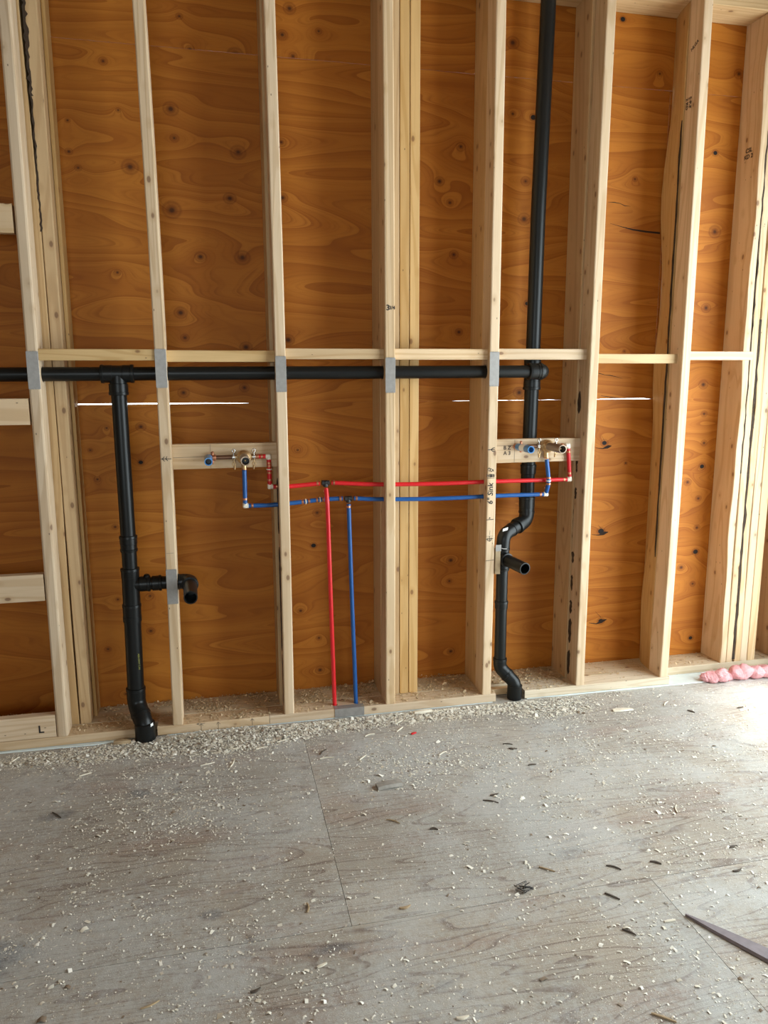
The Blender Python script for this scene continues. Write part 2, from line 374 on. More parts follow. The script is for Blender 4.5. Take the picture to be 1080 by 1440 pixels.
def sheet(x0, x1, z0, z1, kn, ho, seed, bottom=None):
    pick = lambda L: [k for k in L if x0-.03 < k[0] < x1+.03 and z0-.05 < k[1] < z1+.05]
    m = plywood('sheathing_plywood', 'xz', pick(kn), pick(ho), seed, cA, cB, cD)
    low = [(x0+.001, z0)] + [(x, z0+q) for x, q in (bottom or []) if x0+.002 < x < x1-.002] + [(x1-.001, z0)]
    n = len(low); v = []; f = []
    for y in (0, .0125):
        v += [(x, y, z) for x, z in low] + [(x, y, z1) for x, _ in low]
    N = 2*n
    for i in range(n-1):
        f += [(i, i+1, n+i+1, n+i), (N+i+1, N+i, N+n+i, N+n+i+1), (i+1, i, N+i, N+i+1), (n+i, n+i+1, N+n+i+1, N+n+i)]
    f += [(0, n, N+n, N), (n-1, N+n-1, N+2*n-1, 2*n-1)]
    return MB().add(v, f).build('plywood_sheet', m, wall)
gap = [(.05, .0040), (.30, .0040), (.55, .0032), (.66, .0018), (.72, .0002), (1.2, .0001), (1.36, .0001), (1.53, .0002), (1.56, .0011), (1.6, .0009)] + [(1.64+.035*k, .0015 if k % 2 else .0004) for k in range(11)] + [(2.06, .0003), (2.18, .0012), (2.22, .0034), (2.40, .0036), (2.43, .0005)]
for (a, b, s_) in ((-2.2, -1.22, 9), (-1.22, 1.22, 1), (1.22, 3.3, 2)):
    sheet(a, b, -.10, 1.2199, low_k, low_h, s_)
for (a, b, s_) in ((-2.2, .04, 4), (.04, 2.44, 5), (2.44, 3.3, 6)):
    sheet(a, b, 1.2200, 2.4530, mid_k, mid_h, s_, gap if s_ == 5 else None)
for (a, b, s_) in ((-2.2, -1.22, 10), (-1.22, 1.22, 7), (1.22, 3.3, 8)):
    sheet(a, b, 2.4545, 2.80, up_k, up_h, s_)
def split(pts, name='split_in_veneer'):
    """open split in the sheathing face: list of (x, z, half width)"""
    v = []; f = []
    for x, z, h_ in pts: v += [(x, -.0004, z+h_), (x, -.0004, z-h_), (x, .004, z-h_), (x, .004, z+h_)]
    mb = MB(); mb.loft([v[i*4:i*4+4] for i in range(len(pts))]); return mb.build(name, crack_m, wall)
split([(2.20, 1.935, .0004), (2.256, 1.923, .0013), (2.305, 1.914, .0030), (2.37, 1.908, .0036), (2.43, 1.905, .0038)])
split([(2.186, 2.017, .0004), (2.215, 2.017, .0016), (2.241, 2.014, .0010), (2.262, 2.006, .0014), (2.289, 2.005, .0003)])
split([(2.18, 1.33, .0016), (2.21, 1.323, .0008), (2.234, 1.321, .0016), (2.291, 1.309, .0003)])
split([(2.196, 1.236, .0008), (2.246, 1.229, .0016), (2.28, 1.2265, .0004)])
for q in ([(2.183, 1.014, .0008), (2.215, 1.010, .0020), (2.240, 1.017, .0075), (2.257, 1.021, .0010)], [(2.226, 1.036, .0012), (2.216, 1.052, .0010), (2.207, 1.066, .0004)],
          [(2.182, .632, .0008), (2.215, .628, .0020), (2.240, .635, .0080), (2.262, .640, .0010)], [(2.229, .654, .0012), (2.219, .665, .0010), (2.21, .674, .0004)],
          [(2.188, .226, .0010), (2.225, .219, .0024), (2.252, .229, .0080), (2.276, .236, .0010)], [(2.246, .248, .0012), (2.232, .262, .0010), (2.217, .277, .0004)]):
    if abs(q[0][0]-q[-1][0]) > .001:
        q = sorted(q); split(q, 'torn_knot')

# ------------------------------------------------------------------ setting: the rest of the room (behind and beside the camera)
shell = pine('plank_lining', 'x', C(.26, .15, .065), C(.18, .09, .03))
tag(MB().box(XL-.2, XR+.2, YF-.2, .25, 2.801, 2.90).build('ceiling', shell), kind='structure')
tag(MB().box(XL-.12, XL, YF-.1, .22, 0, ZC).build('wall_left', shell), kind='structure')
wr = MB().box(XR, XR+.12, DOOR[1], .22, 0, ZC).box(XR, XR+.12, DOOR[0], DOOR[1], DOOR[2], ZC).box(XR, XR+.12, YF-.1, DOOR[0], 0, ZC)
tag(wr.build('wall_right', shell), kind='structure')
wf = MB().box(XL, WIN[0], YF-.12, YF, 0, ZC).box(WIN[1], XR, YF-.12, YF, 0, ZC).box(WIN[0], WIN[1], YF-.12, YF, 0, WIN[2]).box(WIN[0], WIN[1], YF-.12, YF, WIN[3], ZC)
tag(wf.build('wall_front', shell), kind='structure')

# ------------------------------------------------------------------ framing
ZT = 2.72
def ring(w_, d_, x, z, b=.005, y0=0.0, wane=None):
    """rounded section of an upright board, x = centre; wane = (back-left corner chamfer)"""
    pts = []
    for ca, cb_, a0 in ((1, 1, 0), (0, 1, 90), (0, 0, 180), (1, 0, 270)):
        for k in range(3):
            t = math.radians(a0+45*k)
            px = (w_/2-b if ca else -w_/2+b) + b*math.cos(t); py = (d_-b if cb_ else b) + b*math.sin(t)
            pts.append([x+px, y0+py, z])
    if wane:
        for p in pts[3:6]: p[0] += wane[0]; p[1] += wane[1]
        for p in pts[6:9]: p[0] += wane[2]
        if len(wane) > 3:
            for p in pts[9:12]: p[0] += wane[3]
    return [tuple(p) for p in pts]
def board_up(name, mat, x3, y0, d_, label, group=None, w_=.038, z0=.038, z1=ZT, cat='stud', waney=None, b=.005, parent=None):
    xb, xm, xt = x3; n = 28 if waney else 8; rings = []
    for i in range(n+1):
        z = z0+(z1-z0)*i/n; t = (z-.038)/(2.72-.038)
        x = xb*(1-t)*(1-2*t) + xm*4*t*(1-t) + xt*t*(2*t-1)
        rings.append(ring(w_, d_, x-xb, z-z0, b, 0, waney(z) if waney else None))
    o = MB().loft(rings).build(name, mat, parent, (xb, y0, z0))
    if label: tag(o, label, cat, group)
    return o
FS = [(-.003, .001, .004), (.402, .410, .398), (.818, .820, .813), (1.219, 1.220, 1.213), (1.622, 1.624, 1.621), (2.037, 2.037, 2.043), (2.431, 2.439, 2.435)]
FL = ['tall pale pine stud with one steel nail plate beside the doubled post',
      'pine stud with two steel nail plates and a marker arrow by the left shower valve',
      'pine stud with dark bark on its side between left valve and red tee',
      'pine stud with handwritten fraction and nail plate in front of the laminated post',
      'pine stud covered in handwritten plumbing notes beside the right drain',
      'pine stud without a nail plate just right of the right shower valve',
      'end stud of the pine partition in front of a wavy edged board']
VZ = lambda x: 1.3305 + .0035*x           # height of the vent line
def pdist(x, pts):
    for (a, za), (b, zb) in zip(pts[:-1], pts[1:]):
        if a <= x <= b: return za + (zb-za)*(x-a)/(b-a)
RZ = [(.772, .920), (.839, .918), (.98, .927), (1.191, .914), (1.432, .909), (1.636, .910), (1.974, .908)]
BZ = [(.680, .852), (.785, .851), (.904, .859), (.958, .863), (1.066, .864), (1.205, .856), (1.432, .850), (1.668, .852), (1.874, .851)]
studs = []
for i, (x3, lb) in enumerate(zip(FS, FL)):
    o = board_up('wall_stud', pine_z, x3, 0, .089, lb, 'studs of the front partition', b=.0045 if i else .007)
    studs.append(o); xb = x3[0]; h = []
    if i <= 4: h.append(((-.05, .05, VZ(xb)-.038), (.05, .05, VZ(xb+.02)-.038), .0275))
    if i == 1: h.append(((-.05, .045, .541), (.05, .045, .5405), .0275))
    if i in (2, 3, 4):
        h += [((-.05, .045, pdist(xb, RZ)-.038), (.05, .045, pdist(xb, RZ)-.038), .012), ((-.05, .045, pdist(xb, BZ)-.038), (.05, .045, pdist(xb, BZ)-.038), .012)]
    if h: drill(o, h)
for k in (1, 2):
    o = board_up('wall_stud', pine_z, (-.4064*k,)*3, 0, .089, 'pine stud beyond the short face-on blocks', 'outer studs of the front partition')
    drill(o, [((-.05, .05, VZ(-.4)-.038), (.05, .05, VZ(-.4)-.038), .0275)])

def nail_plate(parent, x, z0, z1, w_=.038):
    mb = MB(); mb.bar([(x-w_/2, -.0018, z0), (x+w_/2, -.0001, z1)], 2, .0006, 1)
    for z, s in ((z0, -1), (z1, 1)):                      # punched teeth at the ends
        for k in range(4):
            xx = x - w_*.34 + k*w_*.227
            mb.box(xx-.003, xx+.003, -.0026, -.0005, z-.0035 if s > 0 else z-.001, z+.001 if s > 0 else z+.0035)
    o = mb.build('nail_plate', galv, parent); o.location = -Vector(parent.location); o['label'] = 'galvanised steel nail plate'
for i, z0, z1 in ((0, 1.282, 1.405), (1, 1.284, 1.414), (2, 1.267, 1.391), (3, 1.261, 1.387), (4, 1.282, 1.409), (1, .509, .637)):
    xb, xm, xt = FS[i]; t = ((z0+z1)/2-.038)/2.682
    nail_plate(studs[i], xb*(1-t)*(1-2*t) + xm*4*t*(1-t) + xt*t*(2*t-1), z0, z1)

# writing and marks on the studs
s4 = studs[4]
strokes([[(1.606, 1.040), (1.632, 1.041)], [(1.632, 1.048), (1.624, 1.046), (1.619, 1.041), (1.623, 1.035), (1.632, 1.033)]], ink, s4, wd=.0028)
strokes([[(1.606, .963), (1.612, .970), (1.618, .966), (1.615, .958), (1.608, .960)], [(1.618, .967), (1.628, .962), (1.622, .955), (1.616, .960)], [(1.628, .964), (1.630, .956)]], ink, s4, wd=.0022)
text('HB', ink, s4, (1.6135, -.0006, .939), .018, (math.pi/2, 0, 0))
text('FB', ink, s4, (1.627, -.0006, .939), .016, (math.pi/2, 0, 0))
strokes([[(1.606, .930), (1.634, .930)]], ink, s4, wd=.0016)
text('6" Sink', ink, s4, (1.620, -.0006, .868), .030, (math.pi/2, -math.pi/2, 0), shear=.15)
strokes([[(1.606, .7655), (1.634, .7665)], [(1.616, .7705), (1.621, .7725)], [(1.619, .7750), (1.617, .7700)]], ink, s4, wd=.0026)
strokes([[(1.606, .7000), (1.634, .6995)], [(1.620, .705), (1.621, .722)]], pencil, s4, wd=.0010)
strokes([[(1.606, .688), (1.634, .690)], [(1.613, .693), (1.611, .684), (1.620, .679), (1.627, .684), (1.626, .694)], [(1.619, .700), (1.620, .682)]], ink, s4, wd=.0022)
strokes([[(1.606, .6005), (1.639, .6025)]], ink, s4, wd=.0018)
text('3', ink, studs[3], (1.2115, -.0006, 1.564), .028, (math.pi/2, 0, 0))
text('3/4', ink, studs[3], (1.2265, -.0006, 1.564), .018, (math.pi/2, 0, 0))
strokes([[(.394, 1.037), (.428, 1.037)], [(.405, 1.044), (.398, 1.037), (.405, 1.029)], [(.414, 1.045), (.410, 1.037), (.416, 1.030)]], ink, studs[1], wd=.0022)
strokes([[(.395, .697), (.419, .697)]], pencil, studs[1], wd=.0010)
# bark on the partition studs' sides
def bark_or_gap_strip(parent, x, y, zs, wid, name='bark_or_gap_strip'):
    mb = MB(); last = None; rings = []
    for k, z in enumerate(zs):
        w0 = wid*(.55+.45*random.random())
        if k in (0, len(zs)-1): w0 = wid*.12
        yo = y + random.uniform(-.002, .002)
        rings.append([(x-.0009, yo-w0/2, z), (x+.002, yo-w0/2, z), (x+.002, yo+w0/2, z), (x-.0009, yo+w0/2, z)])
    mb.loft(rings); o = mb.build(name, bark, parent); o.location = -Vector(parent.location); return o
lin = lambda a, b, n: [a+(b-a)*i/n for i in range(n+1)]
bark_or_gap_strip(studs[2], .8003, .048, lin(.74, .95, 12), .055)
bark_or_gap_strip(studs[2], .8001, .040, lin(.28, .69, 26), .055)
bark_or_gap_strip(studs[2], .7998, .032, lin(.06, .27, 14), .034)
for a, b, wd in ((1.17, 1.26, .020), (.93, .99, .014), (.82, .87, .016), (.64, .79, .022), (.55, .60, .018), (.43, .50, .014), (.33, .39, .016), (.20, .31, .020), (.06, .17, .022)):
    bark_or_gap_strip(studs[5], 2.0182, .074, lin(a, b, 7), wd*1.5)
text('NLGA', stamp, studs[6], (2.4165, .045, 2.550), .018, (math.pi/2, math.radians(-25), -math.pi/2), 'grade_stamp')
text('S-P-F\n2 KD', stamp, studs[6], (2.4160, .062, 2.352), .020, (math.pi/2, math.pi/2, -math.pi/2), 'grade_stamp')

# --- exterior wall studs and posts (2x6) standing against the sheathing
def ext(x0, x1, label, group, waney=None, cat='stud', mat=None, y0=.0895, d_=.139):
    return board_up('sheathing_stud', mat or rear_dim_z, ((x0+x1)/2,)*3, y0, d_, label, group, w_=x1-x0, waney=waney, cat=cat, b=.003)
G2 = 'studs nailed to the plywood sheathing'
ext(.788, .826, 'rear stud hidden behind the bark edged pine stud', G2)
ext(1.200, 1.238, 'rear stud forming the side of the laminated post behind the fraction marked stud', G2)
ext(1.605, 1.643, 'rear stud directly behind the stud with handwritten notes', G2)
ext(2.012, 2.050, 'rear stud with dark bark along its seam right of the right shower valve', G2)
def wavy(z):
    s = .5+.5*math.sin(z*5.1+.6)*math.cos(z*2.3+1.1); q = .5+.5*math.sin(z*11.0+2.0)
    return (.005+.018*s, -.006-.048*s-.010*q, .003*q, 0)
st6 = ext(2.4125, 2.452, 'wavy waney edged rear stud behind the end stud of the partition', G2, wavy)
for x in (-.813, -.4064): ext(x-.019, x+.019, 'rear stud against the sheathing beyond the doubled post', 'outer rear studs')
for x in (3.07,): ext(x-.019, x+.019, 'rear stud against the sheathing past the five ply post', None)
# dark strip painting the shaded gap between end stud and wavy stud
bark_or_gap_strip(st6, 2.4120, .094, lin(.55, 2.3, 40), .012)

def post(name, plies, label, mat, seams):
    root = empty(name, ((plies[0][0]+plies[-1][1])/2, .0895, .038), label=label, cat='post')
    for k, (a, b, wn) in enumerate(plies):
        o = board_up('post_ply', mat, ((a+b)/2,)*3, .0895, .139, None, w_=b-a-.0012, waney=wn, b=.003)
        o.parent = root; o.location = o.location - root.location
    for x, z0, z1, wd in seams:
        rings = []
        for z in lin(z0, z1, 36):
            ww = wd*(.35+.9*random.random()); xo = x+random.uniform(-.003, .003); yy = .0882+random.uniform(0, .0012)
            rings.append([(xo-ww/2, yy, z), (xo+ww/2, yy, z), (xo+ww/2, .12, z), (xo-ww/2, .12, z)])
        o = MB().loft(rings).build('bark_seam', bark); o.parent = root; o.location = -Vector(root.location)
    return root
edge_l = lambda z: (0, 0, .0, -.004*max(0, math.sin(z*3+.4))-.010*max(0, min(1, (z-1.9)/.6)))
post('doubled_post', [(.005, .0435, edge_l), (.0445, .084, None)], 'doubled timber post with dark bark seam beside the tall pale stud', rear_dim_z, [(.0445, 2.22, 2.60, .014), (.0445, 1.80, 2.22, .006)])
dp = bpy.data.objects['doubled_post']
o = board_up('backing_strip', rear_dim_z, (.0905,)*3, .150, .0785, None, w_=.0125, b=.002); o.parent = dp; o.location = o.location - dp.location
post('laminated_post', [(1.239, 1.2765, None), (1.2775, 1.3148, None), (1.3158, 1.3540, None)], 'three ply laminated post with flat front seams between two pine studs', rear_dim_z, [])
wl = lambda z: (0, 0, .004*math.sin(z*7)+.003*math.sin(z*17), .003*math.sin(z*6+1))
post('five_ply_post', [(2.768, 2.799, wl), (2.802, 2.834, None), (2.8415, 2.8725, wl), (2.8735, 2.910, None), (2.911, 2.951, None)], 'five ply built-up post with ragged bark seam beside pink insulation', pine_z, [(2.838, .05, 1.55, .012), (2.8005, .9, 2.4, .006)])
pst = bpy.data.objects['five_ply_post']
text('CSL\nKD 2', stamp, pst, (2.7676, .155, 2.215), .024, (math.pi/2, 0, -math.pi/2), 'grade_stamp')

# --- plates
PG = 'sole plates of the front partition'
def flat(name, mat, x0, x1, y0, y1, z0, z1, label, cat, group=None, b=.003):
    o = MB().bar([(0, 0, 0), (x1-x0, y1-y0, z1-z0)], 0, b).build(name, mat, None, (x0, y0, z0)); return tag(o, label, cat, group)
pA = flat('sole_plate', pine_x, -1.3, .2475, 0, .0885, .003, .0375, 'pine sole plate under the tall pale stud, left of the thick drain', 'sole plate', PG)
pB = flat('sole_plate', pine_x, .3275, .7405, 0, .0885, .003, .0375, 'pine sole plate with pencil arrows below the left shower valve', 'sole plate', PG)
pC = flat('sole_plate', pine_x, .7420, 1.6620, 0, .0885, .003, .0375, 'pine sole plate that the red and blue pipes pass through', 'sole plate', PG)
pD = flat('sole_plate', pale_x, 1.7900, 2.4580, 0, .0885, .003, .0375, 'dusty sole plate below the stud without nail plate', 'sole plate', PG)
drill(pC, [((1.002-.742, .045, -.01), (1.002-.742, .045, .05), .0115), ((1.088-.742, .045, -.01), (1.088-.742, .045, .05), .0115)])
flat('sole_plate', pine_x, .2485, .3265, .052, .0885, .003, .0375, 'notched sole plate remnant behind the thick drain foot', 'sole plate', PG)
flat('sole_plate', pine_x, 1.663, 1.789, .060, .0885, .003, .030, 'notched sole plate remnant behind the thin drain foot', 'sole plate', PG)
flat('rear_sole_plate', pale_x, XL+.02, XR-.02, .0895, .2285, 0, .0375, 'wide dusty sole plate along the foot of the plywood sheathing', 'sole plate')
np_ = MB().bar([(.995, -.0018, .0035), (1.112, -.0002, .038)], 0, .0006, 1).box(.995, 1.112, -.0018, .030, .0376, .0390).build('nail_plate', galv, pC); np_.location = -Vector(pC.location)
drill(np_, [((1.002, .045, 0), (1.002, .045, .06), .0115), ((1.088, .045, 0), (1.088, .045, .06), .0115)]) if False else None
strokes([[(.470, .0345), (.500, .0345)], [(.478, .0365), (.470, .0345), (.478, .031)]], pencil, pB, wd=.0012)
for x in (.486, .549, .676): strokes([[(x, .008), (x, .034)], [(x-.007, .026), (x, .034), (x+.007, .026)]], pencil, pB, wd=.0013)
tp = flat('rear_top_plate', fir_x, XL+.02, XR-.02, .0895, .2285, ZT+.0005, ZT+.038, 'wide top plate along the head of the plywood sheathing', 'top plate')
drill(tp, [((1.852-tp.location.x, .12-.0895, -.02), (1.852-tp.location.x, .12-.0895, .06), .034)])
flat('front_top_plate', pine_x, -1.3, 2.458, 0, .0885, ZT+.0005, ZT+.038, 'narrow top plate over the front partition studs', 'top plate')

# --- mid height blocking
def face_x(i, z, side):
    xb, xm, xt = FS[i]; t = (z-.038)/2.682
    return xb*(1-t)*(1-2*t) + xm*4*t*(1-t) + xt*t*(2*t-1) + side*.0192
BL = ['thin block nailed between the doubled post bay studs above the pipe tee', 'thin block above the left shower valve', 'thin block above the red and blue pipe tees',
      'thin block in front of the laminated post', 'thin block crossing in front of the black vent stack', 'lower set thin block crossing the split plywood bay', 'pale sunlit block running into the five ply post']
for i, (z0, z1, y0) in enumerate(((1.376, 1.414, .004), (1.372, 1.412, .028), (1.382, 1.420, .022), (1.381, 1.421, .022), (1.382, 1.423, .030), (1.368, 1.405, .034), (1.382, 1.416, .030))):
    xa = face_x(i, 1.39, 1); xb = face_x(i+1, 1.39, -1) if i < 6 else 2.7675
    y1 = y0+.038 if i < 6 else .089+.030
    flat('blocking', fir_x if i in (0, 1, 5) else pine_x, xa, xb, y0, y1, z0, z1, BL[i], 'blocking', 'mid height blocking between studs')
# --- short face-on blocks left of the first stud
for z0, z1, lb in ((1.778, 1.868, 'face-on pine block high beside the tall pale stud'), (1.163, 1.251, 'face-on pine block just below the black vent pipe'), (.549, .645, 'face-on pine block low beside the tall pale stud'), (.0385, .122, 'pine block with a marker letter L resting on the sole plate')):
    o = flat('face_block', pine_x, -.387, -.0235, 0, .038, z0, z1, lb, 'blocking', 'face-on blocks in the end bay')
    if z0 < .1: text('L', ink, o, (-.073, -.0006, .072), .040, (math.pi/2, 0, 0))
# --- valve backing boards
bl = flat('valve_board', pine_x, face_x(1, 1.04, 1), face_x(2, 1.04, -1), .052, .0885, .992, 1.082, 'pine backing board behind the left shower valve', 'board')
br_ = flat('valve_board', pine_x, face_x(4, 1.04, 1), face_x(5, 1.04, -1), .052, .0885, .981, 1.074, 'yellow pine backing board with stamp behind the right shower valve', 'board')
def bmark(parent, lines, y):
    o = strokes(lines, pencil, parent, wd=.0010); o.location = -Vector(parent.location) + Vector((0, y, 0)); return o
bmark(bl, [[(.563, .994), (.563, 1.080)], [(.432, 1.035), (.56, 1.036)]], .052)
bmark(br_, [[(1.736, .983), (1.736, 1.072)], [(1.645, 1.050), (1.736, 1.050)]], .052)
text('B Z\nA 3', stamp, br_, (1.705, .0514, 1.030), .021, (math.pi/2, 0, 0), 'grade_stamp')

# ------------------------------------------------------------------ black drain and vent pipes
R15, R2 = .0238, .0285
def cyl(name, parent, p0, p1, r, mat=None, ch=.0015, seg=24):
    p0, p1 = Vector(p0), Vector(p1); d = p1-p0; L = d.length
    return MB().lathe(p0, d, [(0, r-ch), (ch, r), (L-ch, r), (L, r-ch)], seg).build(name, mat or abs_m, parent)
def pipe(parent, pts, r, name='pipe'): return MB().tube(pts, r, 24).build(name, abs_m, parent)
def hub_prof(mb, p0, p1, r):
    p0, p1 = Vector(p0), Vector(p1); d = p1-p0; L = d.length
    return mb.lathe(p0, d, [(0, r-.004), (.0015, r), (.010, r+.0008), (.011, r-.0012), (L-.0015, r-.0012), (L, r-.004)], 26)
# horizontal vent line
vent = empty('vent_line', (0, 0, 0), label='long horizontal black plastic vent pipe threaded through the studs', cat='pipe')
vp = lambda x: (x, .05, VZ(x))
pipe(vent, [vp(-1.25), vp(.215)], R15); pipe(vent, [vp(.305), vp(1.80)], R15)
t = MB(); hub_prof(t, vp(.205), vp(.245), .0315); hub_prof(t, vp(.316), vp(.278), .0315); t.lathe(vp(.24), (1, 0, 0), [(0, .029), (.044, .029)], 24)
t.lathe((.2615, .05, 1.330), (0, 0, -1), [(0, .028), (.045, .0295)], 24); hub_prof(t, (.2615, .05, 1.258), (.2615, .05, 1.298), .0335)
t.build('tee', abs_m, vent)
e = MB(); hub_prof(e, vp(1.783), vp(1.815), .0325)
e.tube([vp(1.812)]+arc((1.852, .05, VZ(1.85)), (1, 0, 0), (-.12, 1, 0), .030)+[(1.847, .0865, VZ(1.85))], .0300, 24); hub_prof(e, vp(1.840), vp(1.818), .0330)
e.build('elbow', abs_m, vent)
# left drain drop
ld = empty('drain_drop', (.285, -.01, 0), label='thick black plastic drain dropping to the floor left of the blue and red pipes', cat='pipe')
def P0(root):
    class K:
        def __call__(s, mb, name, mat=abs_m):
            o = mb.build(name, mat, root); o.location = -Vector(root.location); return o
    return K()
add = P0(ld)
add(MB().tube([(.2615, .05, 1.262), (.2618, .05, .735)], .0265, 24), 'pipe')
m = MB(); hub_prof(m, (.2617, .05, .760), (.2617, .05, .728), .0315); hub_prof(m, (.2616, .05, .700), (.2616, .05, .735), .0300); add(m, 'reducer')
add(MB().tube([(.2617, .05, .71), (.2605, .05, .60)], .0265, 24), 'pipe')
m = MB(); hub_prof(m, (.2608, .05, .640), (.2605, .05, .605), .0330); m.tube([(.2606, .05, .62), (.2595, .05, .49)], .0310, 24); hub_prof(m, (.2590, .05, .505), (.2585, .05, .455), .0335); m.lathe((.258, .05, .458), (0, 0, -1), [(0, .0335), (.018, .0335)], 24)
m.tube([(.260, .05, .600)]+arc((.260, .048, .578), (0, 0, -1), (1, 0, 0), .012, 4)+[(.300, .046, .578)], .0250, 22); m.tube([(.256, .05, .578), (.300, .046, .578)], .0255, 22); hub_prof(m, (.330, .046, .578), (.292, .046, .578), .0290)
add(m, 'tee')
add(MB().lathe((.318, .044, .600), (0, 0, 1), [(0, .011), (.010, .011), (.014, .007)], 14), 'cleanout_plug')
add(MB().tube([(.31, .046, .578), (.44, .045, .5785)], R15, 22), 'trap_arm')
m = MB(); hub_prof(m, (.370, .046, .578), (.335, .046, .578), .0285); add(m, 'coupling')
m = MB(); hub_prof(m, (.422, .045, .5785), (.446, .045, .5785), .0290); m.tube([(.44, .045, .5785)]+arc((.470, .045, .579), (1, 0, 0), (.03, -1, -.02), .026)+[(.4705, .010, .578)], .0275, 22); hub_prof(m, (.4713, -.012, .5775), (.4705, .018, .578), .0295)
add(m, 'elbow')
add(hollow(MB(), (.4708, .01, .578), (.4765, -.150, .5705), R15, .0200), 'stub_out')
add(MB().tube([(.2585, .05, .46), (.2545, .05, .165)], .0300, 26), 'pipe')
m = MB(); hub_prof(m, (.2545, .05, .182), (.2542, .05, .140), .0350); m.tube([(.2542, .05, .15)]+arc((.2540, .05, .118), (0, 0, -1), (.5, -1, -1.05), .05)+arc((.2840, -.010, .055), (.5, -1, -1.05), (0, 0, -1), .05)+[(.285, -.010, .03)], .0335, 26)
d45 = Vector((.5, -1, -1.05)).normalized(); c0 = Vector((.268, .0225, .0895))
hub_prof(m, c0-d45*.004, c0+d45*.02, .0355); add(m, 'offset_elbow')
m = MB(); m.lathe((.285, -.010, .066), (0, 0, -1), [(0, .033), (.002, .0365), (.064, .0365), (.0655, .035)], 26); add(m, 'floor_coupling')
text('ABS-DWV 2 IN', yellow_ink, ld, (.2745, .0235, .29), .0095, (math.pi/2, math.pi/2, math.radians(33)), 'pipe_lettering')
add(MB().add([(.308, -.0395, .070), (.3165, -.033, .0735), (.3165, -.032, .061), (.308, -.0385, .058)], [(0, 1, 2, 3)]), 'sticker', label_w)
# right vent stack with drain below
rs = empty('vent_stack', (1.752, .02, 0), label='black plastic vent stack with offset bend and open stub beside the notes stud', cat='pipe')
add = P0(rs)
add(MB().tube([(1.853, .12, 2.86), (1.835, .12, 1.94), (1.831, .12, 1.37)], R2, 24), 'pipe')
m = MB(); hub_prof(m, (1.8308, .12, 1.398), (1.831, .12, 1.362), .0350); m.lathe((1.831, .12, 1.37), (0, 0, -1), [(0, .033), (.08, .033)], 24); hub_prof(m, (1.8305, .12, 1.265), (1.8305, .12, 1.300), .0350)
m.lathe((1.8455, .0870, VZ(1.85)), (-.3, 1, 0), [(0, .0325), (.03, .0325)], 22); add(m, 'tee')
add(MB().tube([(1.8305, .12, 1.28), (1.826, .12, .93), (1.824, .12, .80)], R2, 24), 'pipe')
m = MB(); hub_prof(m, (1.8262, .12, .965), (1.8258, .12, .925), .0325); add(m, 'coupling')
A = Vector((1.8235, .115, .735)); B = Vector((1.698, .050, .690)); dd = (B-A).normalized()
m = MB(); hub_prof(m, (1.8242, .12, .832), (1.824, .119, .788), .0335); hub_prof(m, (1.8240, .119, .762), (1.824, .119, .792), .0325)
m.tube([(1.824, .119, .79)]+arc(A, (0, 0, -1), dd, .040)+[A+dd*.058], .0300, 24); hub_prof(m, A+dd*.066, A+dd*.040, .0325); add(m, 'upper_elbow')
add(MB().tube([A+dd*.05, A+dd*.10], .0262, 24), 'offset_pipe')
m = MB(); hub_prof(m, A+dd*.088, A+dd*.112, .0285)
m.tube([A+dd*.10]+arc(B, dd, (0, 0, -1), .034)+[(1.6965, .05, .640)], .0272, 24); hub_prof(m, (1.6962, .05, .628), (1.6965, .05, .652), .0285); add(m, 'lower_elbow')
m = MB(); m.lathe((1.6962, .05, .645), (0, 0, -1), [(0, .0270), (.10, .0270)], 24); hub_prof(m, (1.696, .05, .545), (1.696, .05, .568), .0285); hub_prof(m, (1.703, .012, .594), (1.698, .034, .595), .0285); m.lathe((1.696, .05, .595), (.035, -.15, -.009), [(0, .0265), (.035, .0265)], 22); add(m, 'tee')
add(hollow(MB(), (1.7005, .03, .5940), (1.7300, -.100, .5860), .0240, .0200), 'stub_out')
add(MB().tube([(1.696, .05, .56), (1.696, .05, .165)], R15, 24), 'pipe')
m = MB(); hub_prof(m, (1.696, .05, .418), (1.696, .05, .384), .0275); add(m, 'coupling')
m = MB(); hub_prof(m, (1.696, .05, .172), (1.696, .05, .146), .0285); m.tube([(1.696, .05, .155)]+arc((1.696, .05, .130), (0, 0, -1), (1.0, -.52, -1.1), .04)+arc((1.752, .020, .068), (1.0, -.52, -1.1), (0, 0, -1), .04)+[(1.752, .02, .035)], .0272, 24)
d45 = Vector((1.0, -.52, -1.1)).normalized(); c0 = Vector((1.721, .0366, .1025)); hub_prof(m, c0-d45*.004, c0+d45*.016, .0290); add(m, 'offset_elbow')
m = MB(); m.lathe((1.752, .020, .062), (0, 0, -1), [(0, .028), (.002, .0305), (.060, .0305), (.0615, .029)], 24); add(m, 'floor_coupling')
add(MB().add([(1.684, .0215, .722), (1.705, .0205, .728), (1.703, .0195, .716), (1.682, .0205, .711)], [(0, 3, 2, 1)]), 'sticker', label_w)
# strap and packers that hold the drain to the stud
hs = empty('pipe_hanger', (1.652, 0, .56), label='small steel hanger with wood packer holding the drain to the notes stud', cat='hanger')
add = P0(hs)
add(MB().bar([(1.6445, -.004, .545), (1.6660, .010, .652)], 2, .001, 1), 'packer', chip_tan)
add(MB().bar([(1.6440, -.006, .638), (1.6680, -.0042, .664)], 2, .0008, 1), 'strap', galv)
add(MB().tube([(1.668, -.005, .650), (1.685, .014, .642), (1.700, .018, .640)], .0018, 8), 'strap_wire', galv)

